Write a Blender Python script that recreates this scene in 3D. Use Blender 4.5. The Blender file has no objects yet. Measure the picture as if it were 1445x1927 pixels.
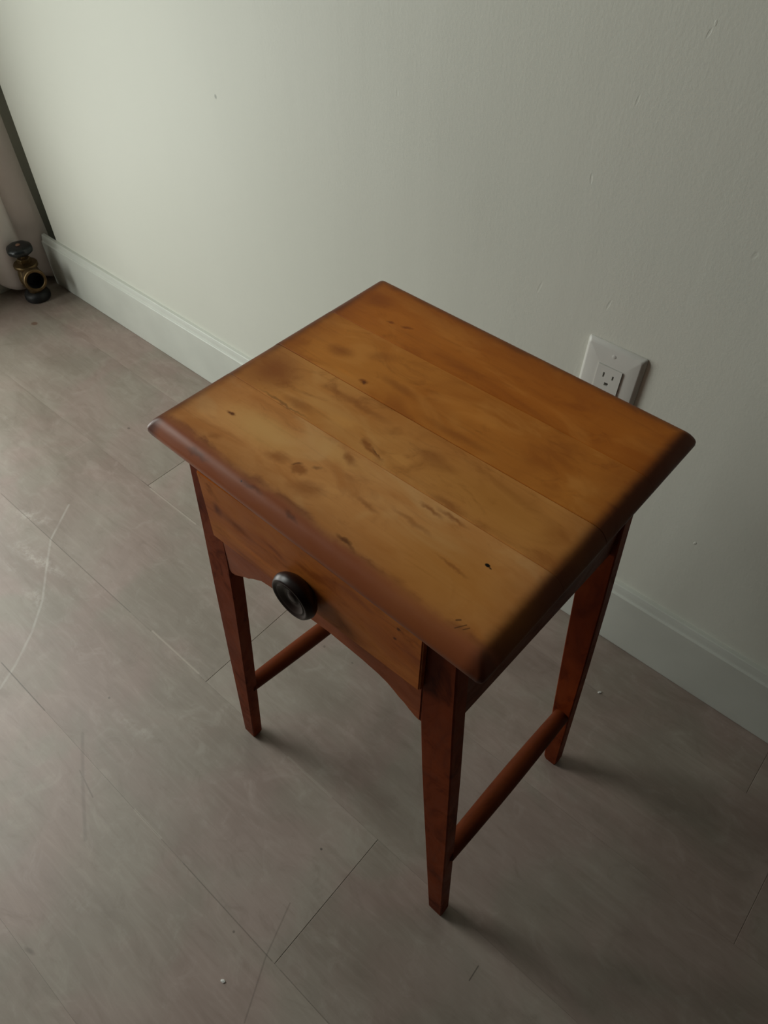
import bpy, bmesh, math, random
from mathutils import Vector, Matrix

S = bpy.context.scene
COL = S.collection

# ------------------------------------------------------------------ camera
def make_camera():
    f, yaw, pitch, roll, d, h = 1370.636, 0.70960, 0.86120, 0.00670, 0.74420, 1.07110
    cy, sy = math.cos(yaw), math.sin(yaw)
    fwd = Vector((-sy * math.cos(pitch), cy * math.cos(pitch), -math.sin(pitch)))
    r0 = Vector((cy, sy, 0))
    u0 = r0.cross(fwd)
    r = r0 * math.cos(roll) + u0 * math.sin(roll)
    u = u0 * math.cos(roll) - r0 * math.sin(roll)
    cam = bpy.data.cameras.new('camera')
    cam.sensor_fit = 'VERTICAL'
    cam.sensor_height = 36.0
    cam.lens = f / 1927.0 * 36.0
    cam.clip_start = 0.02
    o = bpy.data.objects.new('camera', cam)
    m = Matrix((r, u, -fwd)).transposed().to_4x4()
    m.translation = Vector((0, -d, h))
    o.matrix_world = m
    COL.objects.link(o)
    S.camera = o

make_camera()

# ------------------------------------------------------------------ light
S.view_settings.view_transform = 'Standard'
S.view_settings.look = 'None'
S.view_settings.gamma = 1.0
S.view_settings.use_curve_mapping = False
S.view_settings.exposure = 0.14

WX = -1.84                       # room face of the left wall
WIN = (-2.50, -0.40, 0.05, 2.30)  # low wide window in the left wall, outside the frame: y0, y1, z0, z1
WORLD_STRENGTH = 0.003            # the dim rest of the room

w = bpy.data.worlds.new('dim_room')
S.world = w
w.use_nodes = True
bg = w.node_tree.nodes['Background']
bg.inputs[0].default_value = (0.95, 0.93, 0.88, 1)
bg.inputs[1].default_value = WORLD_STRENGTH

def light_panel(name, loc, target, sx, sy, radiance, color):
    l = bpy.data.lights.new(name, 'AREA')
    l.shape = 'RECTANGLE'; l.size = sx; l.size_y = sy
    l.energy = radiance * math.pi * sx * sy
    l.color = color
    o = bpy.data.objects.new(name, l)
    o.location = loc
    o.rotation_euler = (Vector(target) - Vector(loc)).to_track_quat('-Z', 'Y').to_euler()
    COL.objects.link(o)
e60 = math.radians(60)
light_panel('overcast_sky', (WX - 6 * math.cos(e60), -1.3, 1.0 + 6 * math.sin(e60)), (WX, -1.3, 1.0), 12.0, 1.05, 7.0, (1.0, 1.0, 0.98))
light_panel('window_key_daylight', (WX - 0.035, -1.0, 1.42), (0, -1.0, 1.42), 0.64, 0.84, 11.8, (1.0, 1.0, 0.97))
light_panel('added_low_panel', (WX - 0.035, -0.72, 0.35), (0, -0.72, 0.35), 0.54, 0.50, 9.3, (1.0, 0.995, 0.96))  # added low panel behind the pane, fitted for brightness; no such source known

# ------------------------------------------------------------------ node helpers
class NT:
    def __init__(self, name):
        self.m = bpy.data.materials.new(name)
        self.m.use_nodes = True
        self.t = self.m.node_tree
        self.t.nodes.clear()
        self.out = self.t.nodes.new('ShaderNodeOutputMaterial')
        self.bsdf = self.t.nodes.new('ShaderNodeBsdfPrincipled')
        self.t.links.new(self.bsdf.outputs[0], self.out.inputs[0])
        self._tc = None
    def set(self, sock, v):
        if hasattr(v, 'is_output') or isinstance(v, bpy.types.NodeSocket):
            self.t.links.new(v, sock)
        elif v is not None:
            if hasattr(sock, 'default_value'):
                dv = sock.default_value
                if hasattr(dv, '__len__') and not hasattr(v, '__len__'):
                    v = [v] * len(dv)
                if hasattr(dv, '__len__') and len(dv) == 4 and len(v) == 3:
                    v = (*v, 1)
                sock.default_value = v
    def obj(self):
        if not self._tc:
            self._tc = self.t.nodes.new('ShaderNodeTexCoord')
        return self._tc.outputs['Object']
    def math(self, op, a, b=None, c=None, clamp=False):
        n = self.t.nodes.new('ShaderNodeMath'); n.operation = op; n.use_clamp = clamp
        self.set(n.inputs[0], a); self.set(n.inputs[1], b)
        if c is not None: self.set(n.inputs[2], c)
        return n.outputs[0]
    def vmath(self, op, a, b=None, scale=None):
        n = self.t.nodes.new('ShaderNodeVectorMath'); n.operation = op
        self.set(n.inputs[0], a); self.set(n.inputs[1], b)
        if scale is not None: self.set(n.inputs['Scale'], scale)
        return n.outputs['Value'] if op in ('LENGTH', 'DISTANCE', 'DOT_PRODUCT') else n.outputs[0]
    def sep(self, v):
        n = self.t.nodes.new('ShaderNodeSeparateXYZ'); self.set(n.inputs[0], v)
        return n.outputs
    def mapping(self, v, loc=(0, 0, 0), rot=(0, 0, 0), scale=(1, 1, 1)):
        n = self.t.nodes.new('ShaderNodeMapping')
        self.set(n.inputs[0], v); self.set(n.inputs[1], loc); n.inputs[2].default_value = rot; n.inputs[3].default_value = scale
        return n.outputs[0]
    def noise(self, v, scale=5, detail=4, rough=0.55, dist=0.0, color=False):
        n = self.t.nodes.new('ShaderNodeTexNoise')
        self.set(n.inputs['Vector'], v)
        n.inputs['Scale'].default_value = scale; n.inputs['Detail'].default_value = detail
        n.inputs['Roughness'].default_value = rough; n.inputs['Distortion'].default_value = dist
        return n.outputs[1 if color else 0]
    def mix(self, fac, a, b, mode='MIX'):
        n = self.t.nodes.new('ShaderNodeMix'); n.data_type = 'RGBA'; n.blend_type = mode
        self.set(n.inputs['Factor'], fac)
        self.set(n.inputs[6], a); self.set(n.inputs[7], b)
        return n.outputs[2]
    def ramp(self, v, a, b, lo=0.0, hi=1.0, smooth=True):
        n = self.t.nodes.new('ShaderNodeMapRange')
        n.interpolation_type = 'SMOOTHSTEP' if smooth else 'LINEAR'
        self.set(n.inputs[0], v)
        for i, k in enumerate((a, b, lo, hi)): self.set(n.inputs[i + 1], k)
        return n.outputs[0]
    def bump(self, h, strength=0.2, dist=0.001, normal=None):
        n = self.t.nodes.new('ShaderNodeBump')
        n.inputs['Strength'].default_value = strength; n.inputs['Distance'].default_value = dist
        self.set(n.inputs['Height'], h)
        if normal is not None: self.set(n.inputs['Normal'], normal)
        return n.outputs[0]
    def rand(self):
        n = self.t.nodes.new('ShaderNodeObjectInfo'); return n.outputs['Random']
    def spots(self, v2, lst):
        """v2: flat position; lst of (x, y, rx, ry, rotation degrees, softness, strength)"""
        acc = None
        for (x, y, rx, ry, rot, soft, st) in lst:
            p = self.vmath('SUBTRACT', v2, (x, y, 0))
            p = self.mapping(p, rot=(0, 0, math.radians(-rot)))
            p = self.vmath('MULTIPLY', p, (1 / rx, 1 / ry, 0))
            k = self.ramp(self.vmath('LENGTH', p), 1.0, 1.0 - soft, 0.0, st)
            acc = k if acc is None else self.math('MAXIMUM', acc, k)
        return acc
    def segs(self, v2, pts, width, strength=1.0):
        """a polyline mark through pts"""
        acc = None
        for a, b in zip(pts, pts[1:]):
            mx, my = (a[0] + b[0]) / 2, (a[1] + b[1]) / 2
            l = math.hypot(b[0] - a[0], b[1] - a[1]) / 2
            ang = math.atan2(b[1] - a[1], b[0] - a[0])
            p = self.vmath('SUBTRACT', v2, (mx, my, 0))
            p = self.mapping(p, rot=(0, 0, -ang))
            s = self.sep(p)
            dx = self.math('MAXIMUM', self.math('SUBTRACT', self.math('ABSOLUTE', s[0]), l), 0.0)
            dd = self.math('SQRT', self.math('ADD', self.math('POWER', dx, 2.0), self.math('POWER', s[1], 2.0)))
            k = self.ramp(dd, width, width * 0.2, 0.0, strength)
            acc = k if acc is None else self.math('MAXIMUM', acc, k)
        return acc
    def fin(self, color, rough=0.5, normal=None, spec=0.5, metal=0.0, coat=0.0, coat_rough=0.2):
        b = self.bsdf
        self.set(b.inputs['Base Color'], color); self.set(b.inputs['Roughness'], rough)
        self.set(b.inputs['Specular IOR Level'], spec); self.set(b.inputs['Metallic'], metal)
        self.set(b.inputs['Coat Weight'], coat); self.set(b.inputs['Coat Roughness'], coat_rough)
        if normal is not None: self.set(b.inputs['Normal'], normal)
        return self.m

# ------------------------------------------------------------------ materials
def wall_paint():
    n = NT('cream_wall_paint')
    p = n.obj()
    s = n.sep(p)
    big = n.noise(p, 1.3, 2)
    col = n.mix(n.ramp(big, 0.3, 0.7), (0.720, 0.725, 0.640), (0.750, 0.752, 0.672))
    xz = n.t.nodes.new('ShaderNodeCombineXYZ')
    n.set(xz.inputs[0], s[0]); n.set(xz.inputs[1], s[2])
    q = xz.outputs[0]
    roller = n.noise(n.mapping(p, scale=(1, 1, 0.6)), 300, 3, 0.6)
    drip = n.noise(n.mapping(p, scale=(1, 1, 0.10)), 38, 3, 0.5, 0.4)
    wave = n.noise(n.mapping(p, scale=(1, 1, 0.25)), 5.0, 2)
    dents = n.spots(q, [(-0.266, 0.861, .0016, .006, -18, .6, .8), (-0.346, 0.708, .0018, .007, 8, .6, 1), (-0.622, 0.729, .0018, .005, 0, .6, .7),
                        (-0.156, 0.690, .003, .006, -20, .7, .8), (-0.289, 0.575, .0018, .010, -14, .6, .8), (-0.383, 0.560, .002, .012, -16, .7, .7),
                        (-0.316, 0.794, .0015, .007, -10, .6, .6), (-0.984, 0.639, .003, .004, 0, .6, .5)])
    flake = n.spots(q, [(-0.080, 0.292, .0022, .0034, -20, .5, 1), (-0.263, 0.869, .0014, .003, 0, .5, .4)])
    speck = n.spots(q, [(-0.984, 0.639, .0035, .0045, 0, .6, .55)])
    col = n.mix(speck, col, (0.20, 0.21, 0.19))
    h = n.math('ADD', n.math('MULTIPLY', roller, 0.22), n.math('MULTIPLY', drip, 0.22))
    h = n.math('ADD', h, n.math('MULTIPLY', wave, 1.6))
    h = n.math('SUBTRACT', h, n.math('MULTIPLY', dents, 0.22))
    h = n.math('ADD', h, n.math('MULTIPLY', flake, 0.5))
    return n.fin(col, 0.55, n.bump(h, 0.55, 0.0016), 0.3)

def satin_white(name, c, rough=0.4):
    n = NT(name)
    p = n.obj()
    col = n.mix(n.ramp(n.noise(p, 9, 3), 0.35, 0.7), c, [k * 0.93 for k in c])
    h = n.noise(n.mapping(p, scale=(0.2, 1, 1)), 90, 2)
    return n.fin(col, rough, n.bump(h, 0.12, 0.0008), 0.4)

def plank_vinyl():
    n = NT('grey_brown_plank_vinyl')
    g = n.t.nodes.new('ShaderNodeNewGeometry').outputs['Position']
    r = n.rand()
    off = n.t.nodes.new('ShaderNodeCombineXYZ'); n.set(off.inputs[0], n.math('MULTIPLY', r, 37.0)); n.set(off.inputs[1], n.math('MULTIPLY', r, 11.0))
    p = n.vmath('ADD', g, off.outputs[0])
    broad = n.noise(n.mapping(p, scale=(0.45, 1.0, 1)), 7, 4, 0.6, 0.6)
    grain = n.noise(n.mapping(p, scale=(0.13, 1.0, 1)), 62, 5, 0.66, 1.4)
    fine = n.noise(n.mapping(p, scale=(0.06, 1.0, 1)), 240, 3, 0.6)
    blot = n.noise(n.mapping(p, rot=(0, 0, 0.5), scale=(0.7, 1.0, 1)), 26, 5, 0.68, 1.0)
    hue = n.noise(g, 5.5, 3, 0.55, 0.8)
    col = n.mix(n.ramp(broad, 0.28, 0.72), (0.270, 0.212, 0.176), (0.345, 0.280, 0.238))
    col = n.mix(n.ramp(grain, 0.44, 0.78, 0, 0.30), col, (0.450, 0.375, 0.322))
    col = n.mix(n.ramp(grain, 0.46, 0.25, 0, 0.28), col, (0.192, 0.147, 0.120))
    col = n.mix(n.ramp(blot, 0.50, 0.74, 0, 0.38), col, (0.440, 0.375, 0.325))
    col = n.mix(n.ramp(blot, 0.48, 0.26, 0, 0.38), col, (0.205, 0.158, 0.128))
    col = n.mix(n.ramp(fine, 0.5, 0.8, 0, 0.10), col, (0.46, 0.386, 0.313))
    tint = n.mix(n.ramp(hue, 0.35, 0.65), (1.04, 0.985, 1.0), (0.955, 1.01, 0.985))
    col = n.mix(1.0, col, tint, 'MULTIPLY')
    tone = n.math('ADD', 0.93, n.math('MULTIPLY', r, 0.14))
    col = n.mix(1.0, col, tone, 'MULTIPLY')
    # worn scuffs and scratches, where they lie on this floor
    scr = n.segs(g, [(-1.074, -.437), (-1.025, -.508), (-.981, -.544), (-.916, -.594), (-.872, -.642), (-.838, -.692), (-.818, -.732)], 0.0032, 0.36)
    scr = n.math('MULTIPLY', scr, n.ramp(n.noise(g, 45, 3), 0.25, 0.6, 0.35, 1.0))
    col = n.mix(scr, col, (0.56, 0.52, 0.47))
    dust = n.segs(g, [(-0.72, -.5065), (-0.60, -.5065)], 0.003, 0.45)
    dust = n.math('MAXIMUM', dust, n.segs(g, [(-0.39, -.508), (-0.30, -.508)], 0.0022, 0.35))
    dust = n.math('MAXIMUM', dust, n.segs(g, [(-0.99, -.306), (-0.85, -.306)], 0.0022, 0.4))
    dust = n.math('MAXIMUM', dust, n.segs(g, [(-0.50, -.706), (-0.44, -.706)], 0.0022, 0.35))
    col = n.mix(dust, col, (0.52, 0.45, 0.38))
    wear = n.spots(g, [(-1.00, -.55, .10, .018, 8, .9, .5), (-1.10, -.50, .06, .02, 20, .9, .5), (-.93, -.60, .05, .02, 0, .9, .4), (-.60, -.63, .09, .015, 10, .9, .25)])
    wear = n.math('MULTIPLY', wear, n.ramp(n.noise(g, 60, 4, 0.7), 0.4, 0.65))
    col = n.mix(wear, col, (0.56, 0.50, 0.45))
    seam = n.segs(g, [(-.8576, -.706), (-.7311, -.706)], 0.0015, 0.55)
    seam = n.math('MAXIMUM', seam, n.segs(g, [(-.39, -.706), (-.215, -.706)], 0.0013, 0.35))
    seam = n.math('MAXIMUM', seam, n.segs(g, [(-1.2, -.508), (-.78, -.508)], 0.0013, 0.40))
    seam = n.math('MAXIMUM', seam, n.segs(g, [(-1.02, -.304), (-.99, -.304)], 0.0013, 0.45))
    seam = n.math('MAXIMUM', seam, n.segs(g, [(-.2, -.706), (-.1, -.706)], 0.0012, 0.3))
    col = n.mix(seam, col, (0.10, 0.075, 0.058))
    dark = n.segs(g, [(-.245, -.645), (-.224, -.708), (-.193, -.772)], 0.0016, 0.32)
    dark = n.math('MAXIMUM', dark, n.segs(g, [(-.608, -.725), (-.56, -.735)], 0.0016, 0.35))
    dark = n.math('MAXIMUM', dark, n.segs(g, [(-.654, -.689), (-.585, -.735), (-.518, -.776)], 0.004, 0.22))
    dark = n.math('MAXIMUM', dark, n.segs(g, [(-.0136, -.5588), (-.0142, -.5389)], 0.0012, 0.75))
    dark = n.math('MAXIMUM', dark, n.spots(g, [(-.261, -.569, .0024, .0020, 0, .5, .8), (-.276, -.716, .0022, .002, 0, .5, .6), (-.673, -.627, .003, .0025, 0, .6, .5),
                  (-1.167, -.228, .005, .0035, 10, .6, .6), (-.456, -.901, .012, .004, 15, .8, .4), (-.480, -.336, .003, .003, 0, .6, .4), (-.424, -.328, .003, .002, 0, .6, .4)]))
    col = n.mix(dark, col, (0.055, 0.042, 0.033))
    brown = n.spots(g, [(-1.657, -.152, .011, .009, 20, .5, .75)])
    col = n.mix(brown, col, (0.16, 0.075, 0.045))
    h = n.math('ADD', n.math('MULTIPLY', grain, 0.5), n.math('MULTIPLY', fine, 0.3))
    rough = n.ramp(broad, 0.3, 0.75, 0.42, 0.56)
    return n.fin(col, rough, n.bump(h, 0.16, 0.0008), 0.6)

def plain(name, c, rough=0.5, metal=0.0, spec=0.5, var=0.15, scale=30):
    n = NT(name)
    p = n.obj()
    col = n.mix(n.ramp(n.noise(p, scale, 3), 0.3, 0.7), c, [k * (1 - var) for k in c])
    return n.fin(col, rough, None, spec, metal)

GRAIN = {'x': (0.10, 1.0, 1.0), 'z': (1.0, 1.0, 0.08), 'y': (1.0, 0.10, 1.0)}
def wood(name, light, mid, dark, axis='x', seed=0.0, mottled=0.5, rough=0.34, marks=None, edge=False, spec=0.11, cloud=None):
    n = NT(name)
    o = n.obj()
    p = n.vmath('ADD', o, (seed, seed * 0.37, seed * 0.71))
    g = GRAIN[axis]
    broad = n.noise(n.mapping(p, scale=tuple(0.35 + 0.65 * k for k in g)), 14, 4, 0.55, 0.7)
    grain = n.noise(n.mapping(p, scale=g), 95, 5, 0.6, 1.0)
    fine = n.noise(n.mapping(p, scale=tuple(k * k if k < 1 else k for k in g)), 420, 3, 0.6)
    blot = n.noise(n.mapping(p, scale=tuple(0.55 + 0.45 * k for k in g)), 38, 4, 0.62, 1.2)
    col = n.mix(n.ramp(broad, 0.28, 0.70), mid, light)
    col = n.mix(n.ramp(blot, 0.52, 0.74, 0, mottled), col, dark)
    col = n.mix(n.ramp(grain, 0.52, 0.80, 0, 0.35), col, dark)
    col = n.mix(n.ramp(fine, 0.5, 0.85, 0, 0.14), col, dark)
    if cloud:
        cl = n.noise(n.mapping(p, scale=tuple(0.45 + 0.55 * k for k in g)), 24, 3, 0.55, 0.9)
        col = n.mix(n.ramp(cl, 0.50, 0.68, 0, 0.55), col, cloud[0])
        col = n.mix(n.ramp(cl, 0.48, 0.30, 0, 0.60), col, cloud[1])
    s = n.sep(o)
    if edge:      # bevelled rim keeps more old red-brown stain; side rims also carry painted shade
        wob = n.math('MULTIPLY', n.math('SUBTRACT', blot, 0.5), 0.016)
        df = n.math('ADD', n.math('SUBTRACT', 0.1519, n.math('MULTIPLY', s[1], -1.0)), wob)
        ed = n.math('MINIMUM', n.math('SUBTRACT', 0.1804, n.math('ABSOLUTE', s[0])), n.math('SUBTRACT', 0.1519, n.math('ABSOLUTE', s[1])))
        col = n.mix(n.ramp(n.math('ADD', ed, n.math('MULTIPLY', wob, 1.5)), 0.048, 0.012, 0, 0.45), col, dark)
        front = n.ramp(df, 0.022, 0.010, 0, 0.85)
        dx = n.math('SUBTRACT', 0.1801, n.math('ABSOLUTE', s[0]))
        side = n.ramp(n.math('ADD', dx, n.math('MULTIPLY', wob, 0.45)), 0.020, 0.007, 0, 0.93)  # darker end grain, plus the right bevel's shade put into the colour
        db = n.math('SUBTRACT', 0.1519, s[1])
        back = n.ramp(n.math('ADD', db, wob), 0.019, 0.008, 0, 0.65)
        col = n.mix(front, col, (0.320, 0.078, 0.032))
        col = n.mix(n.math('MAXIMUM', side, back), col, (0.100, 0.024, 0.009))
        line = n.math('SUBTRACT', 1.0, n.math('ABSOLUTE', n.math('DIVIDE', n.math('SUBTRACT', df, 0.0165), 0.0045)))
        line = n.math('MULTIPLY', n.math('MAXIMUM', line, 0.0), n.ramp(n.noise(p, 42, 3), 0.38, 0.62, 0.05, 0.6))
        col = n.mix(line, col, (0.210, 0.056, 0.022))
    if marks:
        q = n.vmath('MULTIPLY', o, (1, 1, 0)) if marks.get('plane', 'xy') == 'xy' else None
        if q is None:
            cx = n.t.nodes.new('ShaderNodeCombineXYZ'); n.set(cx.inputs[0], s[0]); n.set(cx.inputs[1], s[2]); q = cx.outputs[0]
        jit = n.vmath('SCALE', n.vmath('SUBTRACT', n.noise(o, 110, 3, 0.6, 0, True), (0.5, 0.5, 0.5)), scale=0.007)
        qj = n.vmath('MULTIPLY', n.vmath('ADD', q, jit), (1, 1, 0))
        for key, c in (('amber', (0.62, 0.24, 0.04)), ('pale', light), ('stain', dark), ('deep', (0.12, 0.035, 0.014)), ('black', (0.008, 0.005, 0.004))):
            if marks.get(key):
                col = n.mix(n.spots(qj if key != 'black' else q, marks[key]), col, [min(.9, k * 1.2) for k in c] if key == 'pale' else c)
        if marks.get('scratch'):
            acc = None
            for a, b, wd in marks['scratch']:
                k = n.segs(q, [a, b], wd, 0.7)
                acc = k if acc is None else n.math('MAXIMUM', acc, k)
            col = n.mix(acc, col, (0.05, 0.02, 0.01))
    h = n.math('ADD', n.math('MULTIPLY', grain, 0.5), n.math('MULTIPLY', broad, 0.8))
    if edge: spec = n.math('ADD', spec, n.math('MULTIPLY', front, 0.22))
    rr = n.ramp(blot, 0.3, 0.7, rough, rough + 0.12)
    return n.fin(col, rr, n.bump(h, 0.12, 0.0009), spec)

M_WALL = wall_paint()
M_BASE = satin_white('baseboard_white_enamel', (0.665, 0.680, 0.615), 0.42)
M_FRAME = satin_white('window_frame_paint', (0.72, 0.72, 0.68), 0.4)
M_CEIL = plain('ceiling_grey', (0.28, 0.28, 0.26), 0.8)
M_PLANK = plank_vinyl()
M_SUB = plain('subfloor_brown', (0.14, 0.115, 0.095), 0.9)
M_PLATE = plain('outlet_ivory_plastic', (0.72, 0.71, 0.66), 0.32, var=0.03)
M_SLOT = plain('slot_black', (0.01, 0.01, 0.01), 0.6)
M_SCREW = plain('screw_painted', (0.66, 0.65, 0.61), 0.3, var=0.05)
M_BRASS = plain('aged_brass', (0.21, 0.140, 0.065), 0.42, 0.85, var=0.45, scale=60)
M_BLACK = plain('black_bakelite', (0.014, 0.017, 0.018), 0.33, var=0.3)
M_IRON = plain('black_iron', (0.016, 0.016, 0.017), 0.5, var=0.3)
M_COPPER = plain('worn_copper_screw', (0.42, 0.24, 0.17), 0.4, 0.7)
M_KNOB = plain('dark_stained_knob_wood', (0.020, 0.008, 0.006), 0.36, spec=0.38, var=0.4, scale=50)
M_CHIP = plain('white_paint_chip', (0.72, 0.71, 0.67), 0.6, var=0.05)
M_ROD = plain('curtain_rod_steel', (0.25, 0.25, 0.25), 0.35, 0.9)
M_HOLE = plain('pipe_bore_black', (0.006, 0.006, 0.006), 0.8)

def curtain_mat():
    n = NT('pinkish_white_curtain')
    p = n.obj()
    weave = n.noise(n.mapping(p, scale=(1, 1, 0.6)), 900, 2)
    col = n.mix(n.ramp(n.noise(p, 12, 3), 0.3, 0.7), (0.90, 0.825, 0.785), (0.85, 0.77, 0.73))
    n.bsdf.inputs['Sheen Weight'].default_value = 0.15
    return n.fin(col, 0.75, n.bump(weave, 0.15, 0.0004), 0.25)
M_CURTAIN = curtain_mat()

def glass_mat():
    n = NT('window_glass')
    t = n.t
    tr = t.nodes.new('ShaderNodeBsdfTransparent'); tr.inputs[0].default_value = (0.93, 0.95, 0.94, 1)
    gl = t.nodes.new('ShaderNodeBsdfGlossy'); gl.inputs['Roughness'].default_value = 0.02
    mx = t.nodes.new('ShaderNodeMixShader'); mx.inputs[0].default_value = 0.05
    t.links.new(tr.outputs[0], mx.inputs[1]); t.links.new(gl.outputs[0], mx.inputs[2]); t.links.new(mx.outputs[0], n.out.inputs[0])
    return n.m
M_GLASS = glass_mat()

# ------------------------------------------------------------------ mesh helpers
def obj(name, bm, mat, parent=None, smooth=False, angle=None):
    me = bpy.data.meshes.new(name)
    bmesh.ops.recalc_face_normals(bm, faces=bm.faces)
    if smooth:
        for f in bm.faces: f.smooth = True
        if angle:
            for e in bm.edges:
                if len(e.link_faces) == 2 and e.calc_face_angle(0) > math.radians(angle): e.smooth = False
    bm.to_mesh(me); bm.free()
    me.materials.append(mat)
    o = bpy.data.objects.new(name, me)
    COL.objects.link(o)
    if parent: o.parent = parent
    return o

def empty(name, loc=(0, 0, 0), rz=0.0):
    o = bpy.data.objects.new(name, None)
    o.empty_display_size = 0.05
    o.location = loc; o.rotation_euler = (0, 0, rz)
    COL.objects.link(o)
    return o

def tag(o, label=None, cat=None, group=None, kind=None):
    if label: o['label'] = label
    if cat: o['category'] = cat
    if group: o['group'] = group
    if kind: o['kind'] = kind
    return o

def box(bm, x0, x1, y0, y1, z0, z1, bev=0.0, seg=2):
    vs = [bm.verts.new((x, y, z)) for z in (z0, z1) for y in (y0, y1) for x in (x0, x1)]
    fs = [bm.faces.new([vs[i] for i in q]) for q in ((0, 2, 3, 1), (4, 5, 7, 6), (0, 1, 5, 4), (2, 6, 7, 3), (0, 4, 6, 2), (1, 3, 7, 5))]
    if bev:
        es = list({e for f in fs for e in f.edges})
        bmesh.ops.bevel(bm, geom=es, offset=bev, segments=seg, affect='EDGES', profile=0.5)
    return vs

def loft(bm, rings, cap=True):
    R = [[bm.verts.new(p) for p in r] for r in rings]
    n = len(R[0])
    for a, b in zip(R, R[1:]):
        for i in range(n):
            bm.faces.new((a[i], a[(i + 1) % n], b[(i + 1) % n], b[i]))
    if cap:
        bm.faces.new(R[0][::-1]); bm.faces.new(R[-1])
    return R

def lathe(bm, prof, origin, axis, seg=40):
    """prof: (radius, height along axis); a radius of 0 closes to a point"""
    axis = Vector(axis).normalized(); origin = Vector(origin)
    t = Vector((0, 0, 1)) if abs(axis.z) < 0.9 else Vector((1, 0, 0))
    u = axis.cross(t).normalized(); v = axis.cross(u)
    prev = None
    for r, h in prof:
        c = origin + axis * h
        if r <= 1e-6: ring = [bm.verts.new(c)]
        else: ring = [bm.verts.new(c + (u * math.cos(2 * math.pi * i / seg) + v * math.sin(2 * math.pi * i / seg)) * r) for i in range(seg)]
        if prev:
            for i in range(seg):
                j = (i + 1) % seg
                if len(prev) == 1 and len(ring) > 1: bm.faces.new((prev[0], ring[j], ring[i]))
                elif len(ring) == 1 and len(prev) > 1: bm.faces.new((prev[i], prev[j], ring[0]))
                elif len(ring) > 1: bm.faces.new((prev[i], prev[j], ring[j], ring[i]))
        prev = ring

def prism_xz(bm, poly, y0, y1):
    """poly in x,z ; extruded from y0 to y1"""
    a = [bm.verts.new((x, y0, z)) for x, z in poly]
    b = [bm.verts.new((x, y1, z)) for x, z in poly]
    n = len(poly)
    bm.faces.new(a); bm.faces.new(b[::-1])
    for i in range(n):
        bm.faces.new((a[i], b[i], b[(i + 1) % n], a[(i + 1) % n]))

# ------------------------------------------------------------------ setting
XR, YF, ZC = 1.70, -2.90, 2.55

bm = bmesh.new(); box(bm, WX, XR, YF, 0.06, -0.12, -0.006)
floor = tag(obj('floor', bm, M_SUB), kind='structure')
rows = [(-0.107, 0.04, 0.153), (-0.304, -0.107, -1.000), (-0.508, -0.304, -0.579), (-0.706, -0.508, -0.210), (-0.906, -0.706, 0.335)]
y = -0.906
for k in range(10):
    rows.append((y - 0.2, y, (-0.95, 0.10, -0.45, -1.2, 0.42, -0.1, -0.7, 0.2, -0.3, -0.8)[k])); y -= 0.2
LEN, GAP = 1.22, 0.00018
PL = 0
for y0, y1, sx in rows:
    x = sx
    while x > WX: x -= LEN
    while x < XR:
        a, b = max(x, WX), min(x + LEN, XR)
        if b - a > 0.02:
            bm = bmesh.new()
            vs = box(bm, a + GAP, b - GAP, max(y0, YF) + GAP * .4, y1 - GAP * .4, -0.006, 0.0)
            top = [e for e in bm.edges if all(abs(v.co.z) < 1e-6 for v in e.verts) and abs(e.verts[0].co.x - e.verts[1].co.x) < 1e-5]
            bmesh.ops.bevel(bm, geom=top, offset=0.00045, segments=1, affect='EDGES')
            obj('plank', bm, M_PLANK, floor)
        x += LEN

NX = -1.715                        # where the plaster face of the back wall stops, beside a shallow niche
bm = bmesh.new()
poly = [(NX, 0.0), (XR, 0.0), (XR, 0.16), (WX, 0.16), (WX, 0.055), (NX, 0.055)]
loft(bm, [[(x, y, z) for x, y in poly] for z in (-0.006, ZC)])
tag(obj('wall_back', bm, M_WALL), kind='structure')

bm = bmesh.new()
y0, y1, z0, z1 = WIN
for (a, b, c, d) in ((YF, y0, -0.006, ZC), (y1, 0.16, -0.006, ZC), (y0, y1, -0.006, z0), (y0, y1, z1, ZC)):
    box(bm, WX - 0.16, WX, a, b, c, d)
tag(obj('wall_left', bm, M_WALL), kind='structure')

bm = bmesh.new(); box(bm, WX, XR, YF, 0.06, ZC, ZC + 0.05)
tag(obj('ceiling', bm, M_CEIL), kind='structure')

def baseboard():
    bm = bmesh.new()
    prof = [(0.0, 0.001), (-0.0135, 0.001), (-0.0140, 0.004), (-0.0140, 0.1196), (-0.0128, 0.1210), (-0.0110, 0.1218), (-0.0104, 0.1235), (-0.0092, 0.1300), (-0.0078, 0.1350), (-0.0066, 0.1363), (0.0, 0.1366)]
    a = [bm.verts.new((NX - 0.055, y, z)) for y, z in prof]
    b = [bm.verts.new((XR, y, z)) for y, z in prof]
    for i in range(len(prof) - 1): bm.faces.new((a[i], b[i], b[i + 1], a[i + 1]))
    bm.faces.new(a); bm.faces.new(b[::-1]); bm.faces.new((a[-1], b[-1], b[0], a[0]))
    return tag(obj('baseboard_back', bm, M_BASE), kind='structure')
baseboard()

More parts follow.
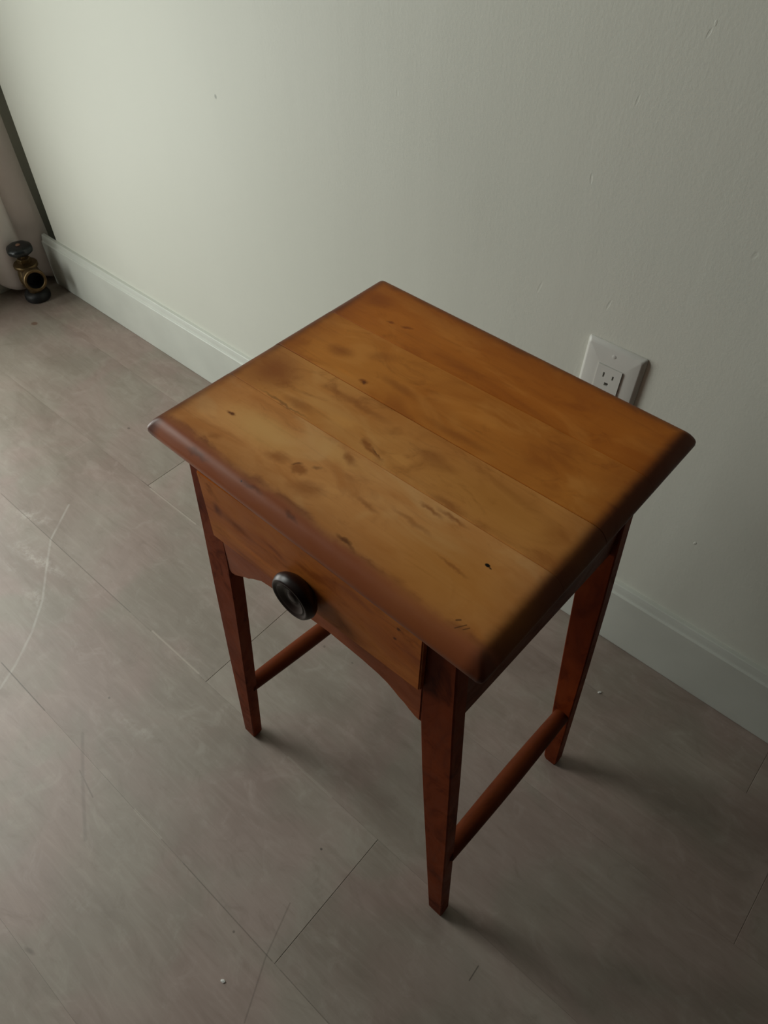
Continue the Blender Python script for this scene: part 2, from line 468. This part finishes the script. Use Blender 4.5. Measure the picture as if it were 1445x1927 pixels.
def window():
    root = tag(empty('window_1', (WX, (y0 + y1) / 2, z0)), kind='structure')
    off = Vector((WX, (y0 + y1) / 2, z0))
    hw, hh = (y1 - y0) / 2, z1 - z0
    def rail(name, a, b, c, d, x0=-0.028, x1=0.004):
        bm = bmesh.new(); box(bm, x0, x1, a, b, c, d, 0.003); return obj(name, bm, M_FRAME, root)
    rail('frame', -hw, -hw + .05, 0, hh); rail('frame', hw - .05, hw, 0, hh)
    rail('frame', -hw + .05, hw - .05, 0, .05); rail('frame', -hw + .05, hw - .05, hh - .05, hh)
    rail('meeting_rail', -hw + .05, hw - .05, 0.78, 0.82)
    for c, d in ((.05, .78), (.82, hh - .05)):
        bm = bmesh.new(); box(bm, -0.014, -0.010, -hw + .05, hw - .05, c, d); obj('pane', bm, M_GLASS, root)
    bm = bmesh.new(); box(bm, 0.0005, 0.030, -hw - .02, hw + .02, -0.022, 0.0, 0.003); obj('sill', bm, M_FRAME, root)
window()

# ------------------------------------------------------------------ curtain on its rod in the corner
def curtain():
    n, H, z0_, z1_ = 120, 26, 0.016, 2.41
    def xf(y, z):
        t = (z - z0_) / (z1_ - z0_)
        amp = 0.040 * (1 - 0.30 * t)
        f = abs(math.sin(math.pi * (y + 0.047 + 0.006 * math.sin(2.2 * z)) / 0.088)) ** 0.75
        return -1.824 + amp * f + 0.003 * math.sin(9 * z + 20 * y)
    bm = bmesh.new()
    grid = []
    ya, yb = -0.136, 0.010
    for j in range(H + 1):
        z = z0_ + (z1_ - z0_) * (j / H) ** 1.5
        row = []
        for i in range(n + 1):
            y = ya + (yb + 0.013 * max(0, 1 - z / 0.25) - ya) * i / n
            zz = z
            if j == 0: zz = z0_ + 0.022 * (1 - abs(math.sin(math.pi * (y + 0.047) / 0.088)) ** 0.5)
            row.append((xf(y, z), y, zz))
        grid.append(row)
    th = 0.0016
    F = [[bm.verts.new((x + th, y, z)) for x, y, z in r] for r in grid]
    B = [[bm.verts.new((x - th, y, z)) for x, y, z in r] for r in grid]
    for j in range(H):
        for i in range(n):
            bm.faces.new((F[j][i], F[j][i + 1], F[j + 1][i + 1], F[j + 1][i]))
            bm.faces.new((B[j][i], B[j + 1][i], B[j + 1][i + 1], B[j][i + 1]))
    for j in range(H):
        for i in (0, n): bm.faces.new((F[j][i], F[j + 1][i], B[j + 1][i], B[j][i]))
    for i in range(n):
        for j in (0, H): bm.faces.new((F[j][i], B[j][i], B[j][i + 1], F[j][i + 1]))
    c = obj('curtain', bm, M_CURTAIN, None, True)
    tag(c, 'pale pinkish white curtain hanging in soft folds at the room corner behind the brass valve', 'curtain')
    r = tag(empty('curtain_rod', (WX, -0.7, 2.42)), 'thin steel curtain rod above the window that the curtain hangs from', 'curtain rod')
    bm = bmesh.new(); lathe(bm, [(0, -1.95), (.011, -1.95), (.011, .72), (0, .72)], (0.053, 0, 0), (0, 1, 0), 16); obj('rod', bm, M_ROD, r, True, 40)
    for yy in (-1.9, 0.66):
        bm = bmesh.new(); box(bm, 0, 0.053, yy - .006, yy + .006, -.008, .008, .002); obj('bracket', bm, M_ROD, r)
curtain()

# ------------------------------------------------------------------ radiator valve stub
def valve():
    V = tag(empty('radiator_valve', (-1.750, -0.081, 0.0)), 'old brass radiator valve with black handwheel and open pipe mouth standing on the floor', 'valve')
    bm = bmesh.new(); lathe(bm, [(0, 0.0), (.029, 0.0), (.0315, .004), (.0315, .012), (.029, .018), (.023, .022), (.0185, .023), (0, .023)], (0, 0, 0), (0, 0, 1), 36)
    obj('collar', bm, M_IRON, V, True, 35)
    bm = bmesh.new()
    lathe(bm, [(0, .021), (.018, .021), (.0185, .030), (.0235, .038), (.0265, .050), (.0272, .060), (.0262, .070), (.0225, .078), (.0205, .081), (.0205, .084), (.0275, .0855), (.0290, .0875), (.0290, .0925), (.0275, .0945), (.0200, .0965), (0, .0965)], (0, 0, 0), (0, 0, 1), 40)
    body = obj('body', bm, M_BRASS, V, True, 30)
    # outlet branch, open at the mouth and facing along the wall into the room
    ax = Vector((0.965, -0.24, 0.10))
    bm = bmesh.new()
    lathe(bm, [(.020, .010), (.021, .030), (.0225, .038), (.0255, .044), (.0265, .046), (.0265, .061), (.0252, .063), (.0210, .063), (.0195, .061), (.0190, .018), (0, .018)], (0, 0, .070), ax, 40)
    obj('outlet_branch', bm, M_BRASS, V, True, 30)
    bm = bmesh.new(); lathe(bm, [(.0189, .0600), (.0189, .0310), (0, .0310)], (0, 0, .070), ax, 32)
    obj('bore', bm, M_HOLE, V, True, 60)
    bm = bmesh.new()
    hexr = [[(math.cos(a) * r, math.sin(a) * r, z) for a in [math.pi / 3 * k + .2 for k in range(6)]] for r, z in ((.0155, .0955), (.0165, .097), (.0165, .106), (.0150, .108))]
    loft(bm, hexr); obj('packing_nut', bm, M_BRASS, V)
    bm = bmesh.new(); lathe(bm, [(0, .107), (.0065, .107), (.0065, .121), (0, .121)], (0, 0, 0), (0, 0, 1), 20); obj('stem', bm, M_BRASS, V, True, 40)
    bm = bmesh.new()
    prof = [(0, .1195), (.012, .1195), (.020, .1205), (.031, .1215), (.0355, .1245), (.0370, .1290), (.0365, .1335), (.0335, .1370), (.0270, .1390), (.018, .1400), (.009, .1400), (0, .1398)]
    lathe(bm, prof, (0, 0, 0), (0, 0, 1), 48)
    for v in bm.verts:      # finger scallops round the rim
        r = math.hypot(v.co.x, v.co.y)
        if r > .030:
            k = 1 - 0.035 * (0.5 - 0.5 * math.cos(8 * math.atan2(v.co.y, v.co.x)))
            v.co.x *= k; v.co.y *= k
    wheel = obj('handwheel', bm, M_BLACK, V, True, 50)
    bm = bmesh.new(); lathe(bm, [(0, .1392), (.0055, .1392), (.0055, .1412), (.004, .1424), (0, .1426)], (0, 0, 0), (0, 0, 1), 20)
    obj('screw', bm, M_COPPER, wheel, True, 40)
    for o in [c for c in V.children] + list(wheel.children):
        if o.name.split('.')[0] != 'collar':
            for q in o.data.vertices: q.co.z *= 1.04
    for q in wheel.data.vertices: q.co.x *= .84; q.co.y *= .84
valve()

# ------------------------------------------------------------------ outlet
def outlet():
    W, H = 0.0796, 0.124
    cx, zt = -0.2615, 0.5290
    O = tag(empty('electrical_outlet', (cx, 0, zt - H / 2)), 'ivory plastic electrical outlet with a screw on the wall behind the table', 'outlet')
    bm = bmesh.new()
    def ring(w, h, y, r):
        pts = []
        for sx, sz, a0 in ((1, 1, 0), (-1, 1, 90), (-1, -1, 180), (1, -1, 270)):
            for k in range(4):
                a = math.radians(a0 + 30 * k)
                pts.append((sx * (w / 2 - r) + r * math.cos(a), y, sz * (h / 2 - r) + r * math.sin(a)))
        return pts
    rw, rh = 0.0338, 0.0672
    front = [(W, H, 0.0, .003), (W, H, -.0018, .003), (W - .003, H - .003, -.0042, .003), (W - .0080, H - .0080, -.0064, .003), (W - .0105, H - .0105, -.0068, .002), (rw, rh, -.0068, .001), (rw, rh, -.001, .001)]
    R = [[bm.verts.new(p) for p in ring(*a)] for a in front]
    for a, b in zip(R, R[1:]):
        for i in range(16): bm.faces.new((a[i], b[i], b[(i + 1) % 16], a[(i + 1) % 16]))
    obj('wall_plate', bm, M_PLATE, O, True, 25)
    # receptacle with real slots: built as strips round the openings
    bm = bmesh.new()
    w2, h2 = 0.0330 / 2, 0.0664 / 2
    holes = []
    for s in (1, -1):
        zc = 0.0152 * s
        holes += [(-.0064 - .0011, -.0064 + .0011, zc + .0015, zc + .0088), (.0064 - .0011, .0064 + .0011, zc + .0022, zc + .0084), (-.0026, .0026, zc - .0096, zc - .0048)]
    xs = sorted({-w2, w2, *[h[0] for h in holes], *[h[1] for h in holes]})
    zs = sorted({-h2, h2, *[h[2] for h in holes], *[h[3] for h in holes]})
    yf, yb = -.0086, -.0030
    vg = {}
    def V(x, y, z):
        k = (round(x, 6), round(y, 6), round(z, 6))
        if k not in vg: vg[k] = bm.verts.new(k)
        return vg[k]
    def inh(x, z): return any(h[0] < x < h[1] and h[2] < z < h[3] for h in holes)
    for xa, xb in zip(xs, xs[1:]):
        for za, zb in zip(zs, zs[1:]):
            if inh((xa + xb) / 2, (za + zb) / 2): continue
            bm.faces.new((V(xa, yf, za), V(xb, yf, za), V(xb, yf, zb), V(xa, yf, zb)))
    for a, b, c, d in holes:
        for p, q in (((a, c), (b, c)), ((b, c), (b, d)), ((b, d), (a, d)), ((a, d), (a, c))):
            bm.faces.new((V(p[0], yf, p[1]), V(q[0], yf, q[1]), V(q[0], yb, q[1]), V(p[0], yb, p[1])))
    e = .0008
    for p, q, r_, s_ in (((-w2, -h2), (w2, -h2), (w2 + e, -h2 - e), (-w2 - e, -h2 - e)),):
        pass
    for sx in (-1, 1):
        bm.faces.new((V(sx * w2, yf, -h2), V(sx * w2, yf, h2), V(sx * w2, -.001, h2), V(sx * w2, -.001, -h2)))
    for sz in (-1, 1):
        bm.faces.new((V(-w2, yf, sz * h2), V(w2, yf, sz * h2), V(w2, -.001, sz * h2), V(-w2, -.001, sz * h2)))
    rec = obj('receptacle', bm, M_PLATE, O)
    for h in holes:
        bm = bmesh.new(); box(bm, h[0] - .0006, h[1] + .0006, -.0034, -.0030, h[2] - .0006, h[3] + .0006); obj('slot', bm, M_SLOT, rec)
    for s in (1, -1):
        bm = bmesh.new(); lathe(bm, [(0, 0), (.0030, 0), (.0030, .0004), (.0022, .0008), (0, .0009)], (0, -.0064, s * .0495), (0, -1, 0), 20)
        obj('screw', bm, M_SCREW, O, True, 40)
outlet()

# ------------------------------------------------------------------ the table
T = tag(empty('side_table', (-0.2738, -0.3795, 0.0), -0.0166), 'small honey brown wooden side table with one drawer, dark round knob and tapered splayed legs', 'table')
HT, TA, TB = 0.6432, 0.1804, 0.1519

LIGHT, MID, DARK = (0.335, 0.180, 0.066), (0.265, 0.122, 0.036), (0.140, 0.053, 0.017)
top_marks = {
 0: dict(amber=[(.115, -.105, .085, .058, 0, .95, .6)], pale=[(-0.0922, -0.0929, .06, .022, 0, .9, .8), (-0.0259, -0.0725, .05, .012, 0, .9, .5)], stain=[(-0.0376, -0.1049, .010, .007, 0, .7, .7), (-0.0600, -0.1068, .016, .008, 20, .9, .6), (-0.0178, -0.1154, .022, .012, 20, .9, .6), (0.0279, -0.0961, .018, .004, -4, .9, .5),
               (-0.1278, -0.0977, .007, .003, 0, .8, .8), (-0.1169, -0.1250, .010, .006, 30, .9, .5), (0.0674, -0.0675, .016, .003, -5, .9, .7), (0.0848, -0.0629, .020, .003, 0, .9, .7), (0.1125, -0.0979, .020, .0025, -4, .9, .6),
               (0.0632, -0.0860, .03, .004, -3, .9, .45), (-0.0156, -0.0693, .012, .006, -20, .9, .7)],
         deep=[(-0.0277, -0.0943, .006, .0035, 30, .9, .5), (-0.0423, -0.1018, .006, .0015, 40, .8, .6), (-0.1278, -0.0977, .0035, .0018, 0, .7, .8), (-0.0072, -0.1421, .012, .003, -8, .9, .7), (-0.0515, -0.1421, .02, .003, 4, .9, .6), (0.0409, -0.1327, .014, .003, -6, .9, .8), (-0.1134, -0.1462, .02, .003, 0, .9, .6)],
         black=[(0.1303, -0.0808, .0026, .0018, 0, .4, 1), (-0.0624, -0.1432, .0009, .0008, 0, .4, .9), (0.1332, -0.0816, .002, .0008, -10, .5, .8)],
         scratch=[((0.1450, -0.1368), (0.1494, -0.1299), .0007), ((0.1420, -0.1314), (0.1440, -0.1294), .0011), ((0.1499, -0.1343), (0.1524, -0.1304), .0006)]),
 1: dict(amber=[(.10, -.03, .09, .036, 0, .95, .55)], stain=[(-0.1440, -0.0335, .040, .036, 0, .95, .85), (-0.0434, -0.0648, .016, .006, 0, .9, .7), (-0.0172, -0.0473, .010, .004, -20, .8, .7), (-0.0078, -0.0512, .018, .003, -8, .8, .7), (-0.0945, -0.0506, .025, .008, 0, .9, .5), (0.0730, -0.0545, .025, .006, 0, .9, .6), (0.0336, -0.0249, .03, .010, 0, .9, .3), (-0.0551, -0.0171, .05, .006, 0, .9, .5)],
         pale=[(-0.0501, -0.0407, .022, .010, 10, .9, .5), (0.0139, -0.0427, .02, .008, 0, .9, .4)],
         deep=[(-0.0043, -0.0501, .010, .0012, -12, .8, .6), (-0.1043, -0.0594, .04, .002, 1, .9, .5)]),
 2: dict(stain=[(-0.0735, 0.0087, .006, .004, 0, .7, .8), (-0.1195, 0.0272, .020, .012, 10, .9, .6), (-0.0452, 0.0243, .03, .008, -4, .9, .5), (0.0336, 0.0096, .05, .007, 2, .9, .45), (-0.0846, 0.0460, .02, .010, 30, .9, .4)],
         pale=[(0.0303, 0.0392, .06, .014, 0, .9, .45), (-0.0945, 0.0066, .02, .004, 0, .9, .4)],
         deep=[(-0.0723, 0.0081, .0028, .0020, 0, .6, .7)]),
 3: dict(stain=[(-0.1147, 0.0918, .006, .0022, 10, .8, .8), (-0.0976, 0.0955, .008, .0030, 20, .8, .8), (-0.0255, 0.0835, .05, .010, 0, .9, .35), (-0.1487, 0.1130, .03, .02, 0, .9, .6)],
         pale=[(0.0632, 0.0884, .05, .012, 0, .9, .3)], deep=[(-0.0551, 0.0667, .03, .0016, 1, .9, .4)]),
}
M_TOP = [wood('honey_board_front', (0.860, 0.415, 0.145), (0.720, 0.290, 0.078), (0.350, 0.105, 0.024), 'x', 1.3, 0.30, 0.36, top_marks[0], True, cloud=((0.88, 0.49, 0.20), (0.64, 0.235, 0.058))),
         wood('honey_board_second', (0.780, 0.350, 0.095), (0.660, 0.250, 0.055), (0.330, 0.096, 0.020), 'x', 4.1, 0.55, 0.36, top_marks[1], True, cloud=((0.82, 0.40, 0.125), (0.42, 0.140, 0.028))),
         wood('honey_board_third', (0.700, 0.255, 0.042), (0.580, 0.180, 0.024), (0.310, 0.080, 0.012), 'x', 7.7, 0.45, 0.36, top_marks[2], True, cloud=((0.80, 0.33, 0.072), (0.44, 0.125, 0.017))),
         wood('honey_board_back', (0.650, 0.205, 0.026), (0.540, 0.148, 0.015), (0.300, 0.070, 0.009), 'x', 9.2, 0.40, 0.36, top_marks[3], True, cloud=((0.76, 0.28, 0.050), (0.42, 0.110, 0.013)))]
M_LEG = wood('red_brown_leg_wood', (0.225, 0.040, 0.009), (0.150, 0.024, 0.006), (0.060, 0.009, 0.004), 'z', 2.2, 0.75, 0.45, spec=0.05, cloud=((0.250, 0.050, 0.012), (0.085, 0.014, 0.005)))
M_RAIL = wood('red_brown_rail_wood', (0.150, 0.034, 0.010), (0.105, 0.022, 0.007), (0.055, 0.011, 0.004), 'y', 5.2, 0.5, 0.42, spec=0.07)
M_DRAWER = wood('amber_drawer_wood', (0.640, 0.200, 0.038), (0.470, 0.115, 0.021), (0.200, 0.042, 0.011), 'x', 3.3, 0.55, 0.38,
                dict(plane='xz', stain=[(-.098, .597, .010, .012, 0, .9, .7), (-.075, .592, .03, .008, -6, .9, .5)],
                     pale=[(-.06, .568, .05, .006, -4, .9, .5), (-.02, .560, .04, .004, 0, .9, .4)],
                     deep=[(.1024, .6157, .0022, .0030, 0, .6, .9), (.0996, .5985, .0020, .0028, 0, .6, .9), (-.099, .597, .004, .007, 0, .9, .5)]),
                cloud=((0.66, 0.23, 0.045), (0.26, 0.056, 0.014)))
M_APRON = wood('brown_apron_wood', (0.400, 0.100, 0.030), (0.300, 0.070, 0.020), (0.150, 0.035, 0.012), 'x', 6.3, 0.5, 0.38)

def tabletop():
    def rr(ins, r, z):
        ax, ay = TA - ins, TB - ins
        pts = []
        for sx, sy, a0 in ((1, 1, 0), (-1, 1, 90), (-1, -1, 180), (1, -1, 270)):
            for k in range(5):
                a = math.radians(a0 + 22.5 * k)
                pts.append((sx * (ax - r) + r * math.cos(a), sy * (ay - r) + r * math.sin(a), z))
        return pts
    full = bmesh.new()
    prof = [(.010, .003, -.0085), (.0035, .005, -.0080), (.0012, .0045, -.0058), (.0, .0048, -.0020), (.0003, .0048, .0010), (.0014, .0045, .0030), (.0036, .005, .0062), (.0062, .004, .0088), (.0090, .003, .0106), (.0115, .0025, .0114), (.0140, .0020, .0117), (.0175, .0015, .0118)]
    loft(full, [rr(i, r, HT + z) for i, r, z in prof])
    seams = [((-0.1602, -0.0626), (0.1682, -0.0555)), ((-0.1625, -0.0037), (0.1663, 0.0029)), ((-0.1674, 0.0671), (0.1683, 0.0737))]
    tabs = []
    for k in range(4):
        b = full.copy()
        lo = seams[k - 1] if k else None
        hi = seams[k] if k < 3 else None
        for sm, side in ((lo, -1), (hi, 1)):
            if not sm: continue
            a, c = Vector((*sm[0], 0)), Vector((*sm[1], 0))
            nrm = Vector((-(c - a).y, (c - a).x, 0)).normalized()
            a = a - nrm * side * 0.00016
            geom = b.verts[:] + b.edges[:] + b.faces[:]
            r = bmesh.ops.bisect_plane(b, geom=geom, plane_co=a, plane_no=nrm * side, clear_outer=True, dist=1e-7)
            es = [e for e in r['geom_cut'] if isinstance(e, bmesh.types.BMEdge)]
            bmesh.ops.holes_fill(b, edges=es)
            lip = [e for e in es if e.is_valid and all(v.co.z > HT + .0113 for v in e.verts)]
            if lip: bmesh.ops.bevel(b, geom=lip, offset=0.0005, segments=1, affect='EDGES')
        dz = (0.0, -.0002, .0001, -.0001)[k]
        for v in b.verts: v.co.z += dz
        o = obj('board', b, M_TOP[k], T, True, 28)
        tabs.append(o)
    full.free()
tabletop()

def lerp_pts(z, pts):
    for (za, xa), (zb, xb) in zip(pts, pts[1:]):
        if z <= zb: return xa + (xb - xa) * (z - za) / (zb - za)
    return pts[-1][1]
def outer(z): return lerp_pts(z, [(0, .1930), (.26, .1765), (.40, .1668), (.52, .1575), (.64, .1495)])
def inner(z): return lerp_pts(z, [(0, .1725), (.31, .1412), (.40, .1325), (.484, .1255), (.64, .1210)])
def leg(sx, front):
    bm = bmesh.new()
    rings = []
    for z in (0.0, 0.010, 0.14, 0.26, 0.31, 0.40, 0.484, 0.52, HT - 0.0085):
        if front: ya = -.1456 + .0091 * z / .6; yb = ya + .0168
        else: ya, yb = .1250, .1425
        o_, i_ = outer(z), inner(z)
        if z == 0.0:
            o_ -= .0022; i_ += .0022; ya += .0020; yb -= .0020
        c = .0013
        if sx > 0: x0, x1 = i_, o_
        else: x0, x1 = -o_, -i_
        rings.append([(x0 + c, ya, z), (x1 - c, ya, z), (x1, ya + c, z), (x1, yb - c, z), (x1 - c, yb, z), (x0 + c, yb, z), (x0, yb - c, z), (x0, ya + c, z)])
    loft(bm, rings)
    return obj('leg', bm, M_LEG, T, True, 25)
for sx in (-1, 1):
    for fr in (True, False): leg(sx, fr)

def aprons():
    # shaped front apron below the drawer
    bot = [(-0.1275, 0.4720), (-0.1264, 0.4697), (-0.1235, 0.4679), (-0.1174, 0.4694), (-0.1072, 0.4766), (-0.1004, 0.4844), (-0.0951, 0.4872), (-0.0901, 0.4888), (-0.0869, 0.4931), (-0.0834, 0.4968), (-0.0734, 0.5036), (-0.0612, 0.5053), (-0.0333, 0.5079), (-0.0053, 0.5076), (0.0165, 0.5106), (0.0572, 0.5100), (0.0771, 0.5092), (0.0881, 0.5061), (0.0942, 0.4996), (0.1015, 0.4976), (0.1070, 0.4941), (0.1126, 0.4897), (0.1187, 0.4861), (0.1248, 0.4825)]
    top = [(.1238, .634), (-.1238, .634)]
    bm = bmesh.new(); prism_xz(bm, bot + top, -.1376, -.1250)
    bmesh.ops.bevel(bm, geom=[e for e in bm.edges if all(abs(v.co.y + .1376) < 1e-5 for v in e.verts)], offset=.0012, segments=2, affect='EDGES')
    obj('front_apron', bm, M_APRON, T, True, 30)
    for sx in (-1, 1):
        bm = bmesh.new()
        xa, xb = sorted((sx * .1535, sx * .1400))
        vs = []
        for x in (xa, xb):
            vs.append([bm.verts.new((x, yy, zz)) for yy, zz in ((-.1235, .5045), (.1255, .4870), (.1255, HT - .009), (-.1235, HT - .009))])
        a, b = vs
        bm.faces.new(a); bm.faces.new(b[::-1])
        for i in range(4): bm.faces.new((a[i], b[i], b[(i + 1) % 4], a[(i + 1) % 4]))
        bmesh.ops.bevel(bm, geom=bm.edges[:], offset=.001, segments=1, affect='EDGES')
        obj('side_apron', bm, M_RAIL, T)
    bm = bmesh.new(); box(bm, -.1245, .1245, .1285, .1405, .495, HT - .009, .001, 1); obj('back_apron', bm, M_APRON, T)
aprons()

def drawer():
    bm = bmesh.new()
    zb, zt = .5470, HT - .0100
    poly = [(-.1170, -.1502), (.1250, -.1432), (.1250, -.1366), (-.1170, -.1366)]
    loft(bm, [[(x, y, z) for x, y in poly] for z in (zb, zt)])
    bmesh.ops.bevel(bm, geom=bm.edges[:], offset=.0012, segments=2, affect='EDGES')
    d = obj('drawer_front', bm, M_DRAWER, T, True, 30)
    bm = bmesh.new()
    prof = [(0, .0), (.0165, .0), (.0190, .0018), (.0215, .0042), (.0230, .0070), (.0235, .0092), (.0230, .0115), (.0220, .0135), (.0212, .0148), (.0206, .0156), (.0196, .0159), (.0184, .0155), (.0172, .0143), (.0162, .0143), (.0152, .0150), (.0140, .0146), (.0110, .0124), (.0080, .0112), (.0064, .0116), (.0054, .0127), (.0036, .0133), (0, .0135)]
    lathe(bm, prof, (0.0005, -.1464, .5705), (0, -1, 0), 56)
    obj('knob', bm, M_KNOB, d, True, 50)['label'] = 'dark turned round drawer knob'
    return d
drawer()

def stretcher(a, b):
    bm = bmesh.new()
    A, B = Vector(a), Vector(b)
    L = (B - A).length
    prof = [(0, -.006)] + [(.0105 + .0018 * math.sin(math.pi * t), -.006 + (L + .012) * t) for t in [k / 14 for k in range(15)]] + [(0, L + .006)]
    lathe(bm, prof, A, B - A, 28)
    obj('stretcher', bm, M_RAIL, T, True, 50)
stretcher((-.1640, -.1255, .1660), (-.1690, .1260, .1110))
stretcher((.1735, -.1255, .2030), (.1720, .1260, .1450))

# ------------------------------------------------------------------ crumbs on the floor
def chip(x, y, s, rz, label):
    rnd = random.Random(int(x * 1000))
    bm = bmesh.new()
    bmesh.ops.create_icosphere(bm, subdivisions=1, radius=s)
    for v in bm.verts:
        v.co = Vector((v.co.x * 1.3, v.co.y * .8, v.co.z * .45)) * rnd.uniform(.8, 1.15)
    zmin = min(v.co.z for v in bm.verts)
    for v in bm.verts: v.co.z -= zmin
    o = obj('paint_chip', bm, M_CHIP)
    o.location = (x, y, 0); o.rotation_euler = (0, 0, rz)
    tag(o, label, 'paint chip', 'white crumbs on the floor')
chip(-.245, -.761, .0026, .4, 'tiny white paint chip on open floor in front of the table')
chip(-.090, -.107, .0030, 1.0, 'tiny white paint chip on the floor between back right table leg and baseboard')
